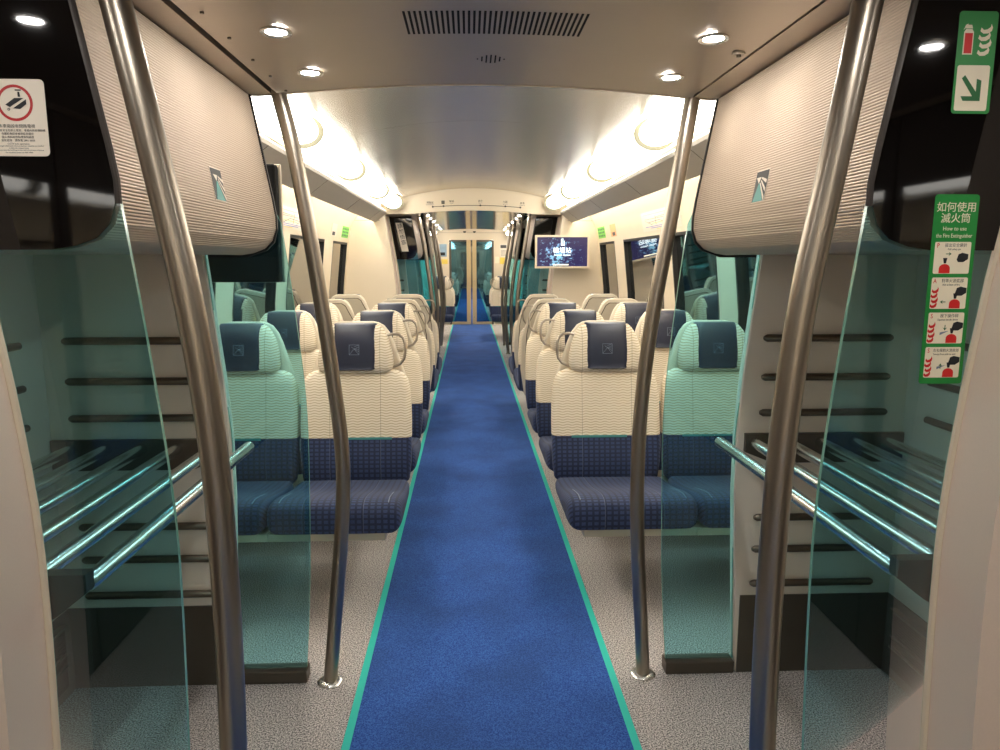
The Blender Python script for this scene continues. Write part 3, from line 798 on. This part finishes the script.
for s in (-1, 1):
    for i in range(3):
        y = Y1 + i * PITCH
        place(-s, s * .628, y, 0, 'cream and navy aisle seat facing the camera, %s side, %s row%s' % (SIDE[s], rown[i], ', nearest' if i == 0 else ''), 'seats facing the camera in the saloon')
        place(0, s * 1.19, y, 0, 'cream and navy window seat facing the camera, %s side, %s row%s' % (SIDE[s], rown[i], ' behind the glass screen' if i == 0 else ''), 'seats facing the camera in the saloon')
    for i in range(2):
        y = 6.18 + i * .85
        place(s, s * .628, y, PI, 'cream seat back turned to the camera beside the aisle, %s side, %s of two' % (SIDE[s], ('near', 'far')[i]), 'seats turned away in the saloon')
        place(0, s * 1.19, y, PI, 'cream seat back turned to the camera beside the window, %s side, %s of two' % (SIDE[s], ('near', 'far')[i]), 'seats turned away in the saloon')
    for i in range(2):
        y = 14.0 + i * PITCH
        place(-s, s * .628, y, 0, 'distant aisle seat by the end door, %s side, %s row' % (SIDE[s], ('front', 'rear')[i]), 'seats by the end door')
        place(0, s * 1.19, y, 0, 'distant window seat by the end door, %s side, %s row' % (SIDE[s], ('front', 'rear')[i]), 'seats by the end door')
    for i in range(4):
        place(-s, s * .628, 18.6 + i * PITCH, 0, 'aisle seat of the next carriage behind the end door glass, %s side' % SIDE[s], 'aisle seats of the next carriage, %s side' % SIDE[s])
        place(0, s * 1.19, 18.6 + i * PITCH, 0, 'window seat of the next carriage behind the end door glass, %s side' % SIDE[s], 'window seats of the next carriage, %s side' % SIDE[s])

# ------------------------------------------------------------------ screens
def tv(loc, rz, label, lit):
    t = thing('television', label, 'screen', loc, rz)
    # local: screen faces -y, centre at origin
    w_, h_ = .60, .36
    m = MB(); o = [(-w_ / 2, -h_ / 2), (w_ / 2, -h_ / 2), (w_ / 2, h_ / 2), (-w_ / 2, h_ / 2)]
    i_ = [(-w_ / 2 + .022, -h_ / 2 + .022), (w_ / 2 - .022, -h_ / 2 + .022), (w_ / 2 - .022, h_ / 2 - .022), (-w_ / 2 + .022, h_ / 2 - .022)]
    def R(p, y): return [(x, y, z) for x, z in p]
    m.loft([R(o, .02), R(o, -.012), R([(x * .992, z * .99) for x, z in o], -.016), R(i_, -.016), R(i_, .0)], False)
    m.build('bezel', MT['cream'], t)
    MB().box(-w_ / 2 + .02, w_ / 2 - .02, -.003, .004, -h_ / 2 + .02, h_ / 2 - .02).build('screen', MT['screen'] if lit else MT['blackglass'], t)
    MB().box(-w_ / 2 + .004, w_ / 2 - .004, .0045, .05, -h_ / 2 + .004, h_ / 2 - .004, b=.008).build('back_housing', MT['black'], t)
    return t
t = tv((.965, 8.02, 1.60), 0, 'television showing a night city picture on the right bulkhead', True)
text('機場站', .068, MT['screen_text'], (.0, -.005, .012), ROT_CAM, t, 'station_name')
text('Airport Station', .030, MT['screen_text'], (.0, -.005, -.035), ROT_CAM, t, 'station_name')
m = MB()
for (x, z0, z1) in ((-.012, .07, .135), (-.004, .07, .15), (.008, .07, .145), (.022, .07, .12)): m.box(x - .002, x + .002, -.005, -.004, z0, z1)
m.box(-.014, .025, -.005, -.004, .068, .073); m.build('tower_outline', MT['screen_text'], t)
MB().box(-.10, .07, -.005, -.004, -.145, -.135).build('caption_bar', MT['screen_warm'], t)
MB().box(.05, .20, .05, .225, -.05, .05).build('wall_mount', MT['bracket'], t)
t = thing('television', 'dark back of a television hung by the left near cabinet, facing the saloon', 'screen', (-1.035, 2.66, 1.63))
MB().box(-.30, .30, -.03, .02, -.205, .205, b=.008).build('back_housing', MT['slot'], t)
MB().box(-.302, .306, .0205, .04, -.207, .21, b=.004).build('bezel', MT['cream'], t)
MB().box(-.28, .28, .0405, .043, -.185, .185).build('screen', MT['screen'], t)
MB().box(-.06, .06, -.18, -.031, .0, .12).build('wall_mount', MT['bracket'], t)

# ------------------------------------------------------------------ signs on the near black panels
YS = 1.335 - .0085
def rplate(x0, x1, z0, z1, y, r, m, name, parent=None, th_=.0006):
    pts = []
    for (cx, cz, a0) in ((x1 - r, z1 - r, 0), (x0 + r, z1 - r, 90), (x0 + r, z0 + r, 180), (x1 - r, z0 + r, 270)):
        for k in range(6):
            a = math.radians(a0 + 18 * k); pts.append((cx + r * math.cos(a), y, cz + r * math.sin(a)))
    return MB().poly(pts, (0, -th_, 0)).build(name, m, parent)
def flat(pts, y, m, name, parent): return MB().poly([(x, y, z) for x, z in pts], (0, -.0003, 0)).build(name, m, parent)
def disc(cx, cz, r, y, m, name, parent, r0=0, n=36):
    q = MB()
    A = [(cx + r * math.cos(2 * PI * k / n), y, cz + r * math.sin(2 * PI * k / n)) for k in range(n)]
    if r0 == 0: q.poly(A, (0, -.0003, 0))
    else:
        B = [(cx + r0 * math.cos(2 * PI * k / n), y, cz + r0 * math.sin(2 * PI * k / n)) for k in range(n)]
        A2 = [(x, y - .0003, z) for x, _, z in A]; B2 = [(x, y - .0003, z) for x, _, z in B]
        q.loft([A, A2, B2, B, A], False)
    return q.build(name, m, parent)
# CCTV sign, left
sg = rplate(-.885, -.783, 1.679, 1.806, YS, .008, MT['white'], 'camera_sign'); tag(sg, 'cream sign with a red ring and surveillance camera on the left black panel', 'sign')
disc(-.834, 1.767, .030, YS - .0007, MT['dred'], 'red_ring', sg, .0255)
y = YS - .0008
flat([(-.850, 1.764), (-.834, 1.775), (-.819, 1.775), (-.843, 1.760)], y, MT['ink'], 'camera_pictogram', sg)
flat([(-.838, 1.758), (-.815, 1.773), (-.815, 1.765), (-.826, 1.757)], y, MT['ink'], 'camera_pictogram', sg)
flat([(-.828, 1.777), (-.824, 1.777), (-.825, 1.785), (-.828, 1.785)], y, MT['ink'], 'camera_pictogram', sg)
flat([(-.832, 1.787), (-.822, 1.787), (-.822, 1.789), (-.832, 1.789)], y, MT['ink'], 'camera_pictogram', sg)
disc(-.845, 1.7565, .0022, y, MT['ink'], 'camera_pictogram', sg, .0012, 12)
for body, z, sz in (('本車廂設有閉路電視', 1.7285, .0068), ('為保障乘客安全及防止罪案，車廂內裝有攝錄機', 1.7215, .0045), ('有關影像將會被錄影及儲存', 1.7160, .0045), ('個人資料將按私隱條例處理', 1.7105, .0045), ('如有查詢　請致電 2881 8888', 1.7050, .0045), ('CCTV is in operation', 1.6995, .0042), ('For passenger safety and crime prevention, cameras are installed', 1.6960, .0032), ('in this train compartment', 1.6925, .0032), ('Images are recorded and kept in line with the privacy ordinance', 1.6890, .0032), ('For enquiries please call 2881 8888', 1.6850, .0032)):
    text(body, sz, MT['ink'] if sz > .004 else MT['inkg'], (-.8345, YS - .0007, z), ROT_CAM, sg, 'lettering', depth=.0001)
# fire extinguisher direction sign, right
sg = rplate(.811, .882, 1.763, 1.937, YS, .006, MT['green'], 'fire_sign'); tag(sg, 'green fire extinguisher sign with arrow, upper sign on the right black panel', 'sign')
y = YS - .0007
flat([(.8215, 1.864), (.8395, 1.864), (.8395, 1.902), (.836, 1.907), (.825, 1.907), (.8215, 1.902)], y, MT['offw'], 'extinguisher_outline', sg)
flat([(.8235, 1.866), (.8375, 1.866), (.8375, 1.900), (.8235, 1.900)], y - .0004, MT['red'], 'extinguisher', sg)
flat([(.824, 1.908), (.837, 1.908), (.835, 1.914), (.827, 1.914)], y, MT['offw'], 'extinguisher_outline', sg)
flat([(.820, 1.905), (.824, 1.914), (.828, 1.916), (.828, 1.9135), (.824, 1.909)], y, MT['offw'], 'extinguisher_outline', sg)
m = MB()
def flame(m, cx, cz, w_, h_, yy):
    for k in range(4):
        z = cz - k * h_; x = cx - (k % 2) * w_ * .12
        pts = [(x - w_ * .5, z + h_ * .12), (x - w_ * .42, z + h_ * .62), (x - w_ * .22, z + h_ * .30), (x + w_ * .08, z + h_ * .38), (x + w_ * .34, z + h_ * .70), (x + w_ * .38, z + h_ * 1.12), (x + w_ * .52, z + h_ * .62), (x + w_ * .44, z + h_ * .14), (x + w_ * .16, z - h_ * .16), (x - w_ * .22, z - h_ * .20)]
        m.poly([(a, yy, b) for a, b in pts], (0, -.0003, 0))
flame(m, .862, 1.902, .022, .0125, y); m.build('flame', MT['offw'], sg)
rplate(.8155, .8755, 1.768, 1.846, y, .004, MT['offw'], 'arrow_panel', sg, .0003)
y2 = y - .0005
ax_ = [(.825, 1.8235), (.8305, 1.829), (.853, 1.8005), (.853, 1.823), (.8615, 1.820), (.8615, 1.785), (.830, 1.785), (.8255, 1.793), (.847, 1.793)]
flat(ax_, y2, MT['dgreen'], 'arrow', sg)
# how to use sign, right
sg = rplate(.797, .881, 1.268, 1.621, YS, .006, MT['green'], 'instruction_sign'); tag(sg, 'tall green sign with four pictures on how to use the fire extinguisher', 'sign')
y = YS - .0007
text('如何使用', .0190, MT['offw'], (.839, y, 1.597), ROT_CAM, sg)
text('滅火筒', .0190, MT['offw'], (.839, y, 1.577), ROT_CAM, sg)
text('How to use', .0105, MT['offw'], (.839, y, 1.559), ROT_CAM, sg, sx=.9)
text('the Fire Extinguisher', .0105, MT['offw'], (.839, y, 1.546), ROT_CAM, sg, sx=.78)
cells = [('P', '拔出安全鎖針', 'Pull safety pin'), ('A', '對準火源底部', 'Aim at base of fire'), ('S', '按下操作桿', 'Squeeze handle down'), ('S', '左右擺動火源底部', 'Sweep from side to side')]
for i, (L_, zh, en) in enumerate(cells):
    z1 = 1.535 - i * .0655; z0 = z1 - .0585
    rplate(.8045, .8735, z0, z1, y, .003, MT['offw'], 'picture_cell', sg, .0002)
    yy = y - .0003
    text(L_, .0120, MT['red'], (.8105, yy, z1 - .007), ROT_CAM, sg, sx=.8)
    text(zh, .0066 if len(zh) > 6 else .0075, MT['inkg'], (.8445, yy, z1 - .0065), ROT_CAM, sg, sx=.95, depth=.0001)
    text(en, .0050, MT['ink'], (.8420, yy, z1 - .0135), ROT_CAM, sg, sx=.9, depth=.0001)
    bx = .826 if i == 0 else .852
    pts = [(bx - .0105, z0 + .001), (bx + .0105, z0 + .001)] + [(bx + .0105 * math.cos(a), z0 + .010 + .008 * math.sin(a)) for a in [PI * k / 8 for k in range(9)]]
    flat(pts, yy, MT['red'], 'extinguisher', sg)
    flat([(bx - .002, z0 + .019), (bx + .002, z0 + .019), (bx + .004, z0 + .029), (bx - .004, z0 + .029)], yy, MT['ink'], 'valve', sg)
    hx, hz = (.860, z0 + .030) if i == 0 else (.863, z0 + .033)
    pts = [(hx - .012, hz - .004), (hx - .009, hz + .006), (hx - .002, hz + .0085), (hx + .0095, hz + .006), (hx + .0095, hz - .003), (hx + .001, hz - .0085), (hx - .009, hz - .0085)]
    flat(pts, yy, MT['ink'], 'hand', sg)
    if i: m = MB(); flame(m, .8125, z0 + .031, .013, .0092, yy); m.build('flame', MT['red'], sg)
    am = MB()
    ad = ((.832, z1 - .022, 1, 0), (.829, z0 + .013, -1, 0), (.838, z0 + .030, 0, -1), (.836, z0 + .022, 0, 1))[i]
    cx, cz, dx, dz = ad; px, pz = -dz, dx; l = .0052
    P2 = lambda a, b: (cx + dx * a + px * b, yy, cz + dz * a + pz * b)
    am.poly([P2(-l, -.0007), P2(l * .5, -.0007), P2(l * .5, .0007), P2(-l, .0007)], (0, -.0003, 0))
    am.poly([P2(0, .0036), P2(l, 0), P2(0, -.0036), P2(l * .35, 0)], (0, -.0003, 0))
    am.build('arrow', MT['dgreen'], sg)
    if i > 1:
        flat([(.846, z0 + .024), (.829, z0 + .016), (.829, z0 + .021)], yy, MT['stitch'], 'spray', sg)

# ------------------------------------------------------------------ stickers and maps on the upper walls
def wall_plate(s, y0, y1, z0, z1, m, name, label, cat='sticker'):
    t = thing(name, label, cat, (0, (y0 + y1) / 2, 0))
    def P(v, z, off): return (s * (interp(SALOON_WALL, z) - off), v - (y0 + y1) / 2, z)
    MB().poly([P(y0, z0, .003), P(y1, z0, .003), P(y1, z1, .003), P(y0, z1, .003)], (s * .0012, 0, 0)).build('sheet', m, t)
    return t, (lambda v, z: P(v, z, .0034))
for s in (-1, 1):
    # system map
    y0, y1, z0, z1 = 4.95, 6.05, 1.735, 1.885
    t, P = wall_plate(s, y0, y1, z0, z1, MT['white'], 'route_map', 'coloured railway map on the %s upper wall' % SIDE[s], 'map')
    def seg(m, u0, v0, u1, v1, wd=.0045):
        a = Vector(P(y0 + (y1 - y0) * u0, z0 + (z1 - z0) * v0)); b = Vector(P(y0 + (y1 - y0) * u1, z0 + (z1 - z0) * v1)); m.tube([a, b], wd * .5, 5)
    for mt_, segs in ((MT['map_red'], ((.05, .85, .95, .85), (.1, .72, .6, .66), (.3, .6, .9, .62))), (MT['blue_ink'], ((.1, .25, .9, .22), (.2, .15, .75, .15), (.05, .9, .05, .4))), (MT['inkg'], ((.2, .55, .35, .3), (.35, .3, .5, .5), (.5, .5, .8, .45), (.6, .75, .6, .3))), (MT['map_yel'], ((.15, .08, .6, .08), (.3, .4, .7, .38))), (MT['dgreen'], ((.12, .35, .12, .7), (.7, .3, .9, .55)))):
        m = MB()
        for q in segs: seg(m, *q)
        m.build('map_line', mt_, t)
    # stickers beyond the map
    ya, yb = 7.72, 8.12
    t, P = wall_plate(s, ya, yb, 1.745, 1.862, MT['lgreen'], 'green_sticker', 'light green notice sticker on the %s upper wall by the bulkhead' % SIDE[s])
    m = MB()
    for k in range(3):
        for q in range(4):
            yy = ya + .04 + q * .09
            m.poly([P(yy, 1.76 + k * .033), P(yy + .06, 1.76 + k * .033), P(yy + .06, 1.78 + k * .033), P(yy, 1.78 + k * .033)], (-s * .0004, 0, 0))
    m.build('print', MT['dgreen'], t)
    t, P = wall_plate(s, 7.15, 7.42, 1.742, 1.862, MT['map_or'] if s > 0 else MT['white'], 'notice_sticker', '%s notice sticker on the %s upper wall before the green sticker' % ('orange' if s > 0 else 'white', SIDE[s]))
    MB().poly([P(7.2, 1.75), P(7.34, 1.75), P(7.34, 1.785), P(7.2, 1.785)], (-s * .0004, 0, 0)).build('print', MT['inkg'], t)

# route map over the far opening
hm = thing('line_map', 'cream line map strip with five stations on the header over the far opening', 'map', (0, 8.284, 0))
def hz_(x): return ceil_low(x) + .008
xs = [-.63 + 1.26 * i / 30 for i in range(31)]
MB().add([(x, -.0035, hz_(x)) for x in xs] + [(x, -.0035, hz_(x) + .125) for x in xs] + [(x, -.001, hz_(x)) for x in xs] + [(x, -.001, hz_(x) + .125) for x in xs],
         [(i, i + 1, i + 32, i + 31) for i in range(30)] + [(62 + i, 93 + i, 94 + i, 63 + i) for i in range(30)] + [(i, 62 + i, 63 + i, i + 1) for i in range(30)] + [(31 + i, 32 + i, 94 + i, 93 + i) for i in range(30)] + [(0, 31, 93, 62), (30, 92, 123, 61)]).build('strip', MT['cream'], hm)
m = MB()
xl = [-.46 + .98 * i / 20 for i in range(21)]
m.tube([(x, -.0045, hz_(x) + .045) for x in xl], .0032, 6)
for x in (-.46, -.34, .07, .35, .52): m.tube([(x, -.0038, hz_(x) + .045), (x, -.0058, hz_(x) + .045)], .010, 12)
m.build('line', MT['ink'], hm)
for x, a, b in ((-.49, '博覽館', 'AsiaWorld-Expo'), (-.25, '機場', 'Airport'), (.07, '青衣', 'Tsing Yi'), (.35, '九龍', 'Kowloon'), (.54, '香港', 'Hong Kong')):
    text(a, .026, MT['ink'], (x, -.0045, hz_(x) + .092), ROT_CAM, hm, 'station_name')
    text(b, .013, MT['ink'], (x, -.0045, hz_(x) + .070), ROT_CAM, hm, 'station_name')
text('✈', .030, MT['white'], (-.345, -.0055, hz_(.345) + .088), ROT_CAM, hm, 'airport_symbol')
MB().box(-.363, -.327, -.0045, -.0038, hz_(.345) + .070, hz_(.345) + .106).build('symbol_tile', MT['ink'], hm)
# white paper on the left far black panel
yy = 8.75 - .0088
sg = MB().poly([(-.925, yy, 1.945), (-.845, yy, 1.945), (-.775, yy, 1.612), (-.855, yy, 1.612)], (0, -.0006, 0)).build('paper_notice', MT['white'])
tag(sg, 'tilted white strip notice with black characters on the far left black panel', 'notice')
for k, ch in enumerate('請勿倚靠'): text(ch, .062, MT['ink'], (-.872 + k * .0135, yy - .0012, 1.905 - k * .064), (PI / 2, math.radians(-12), 0), sg)
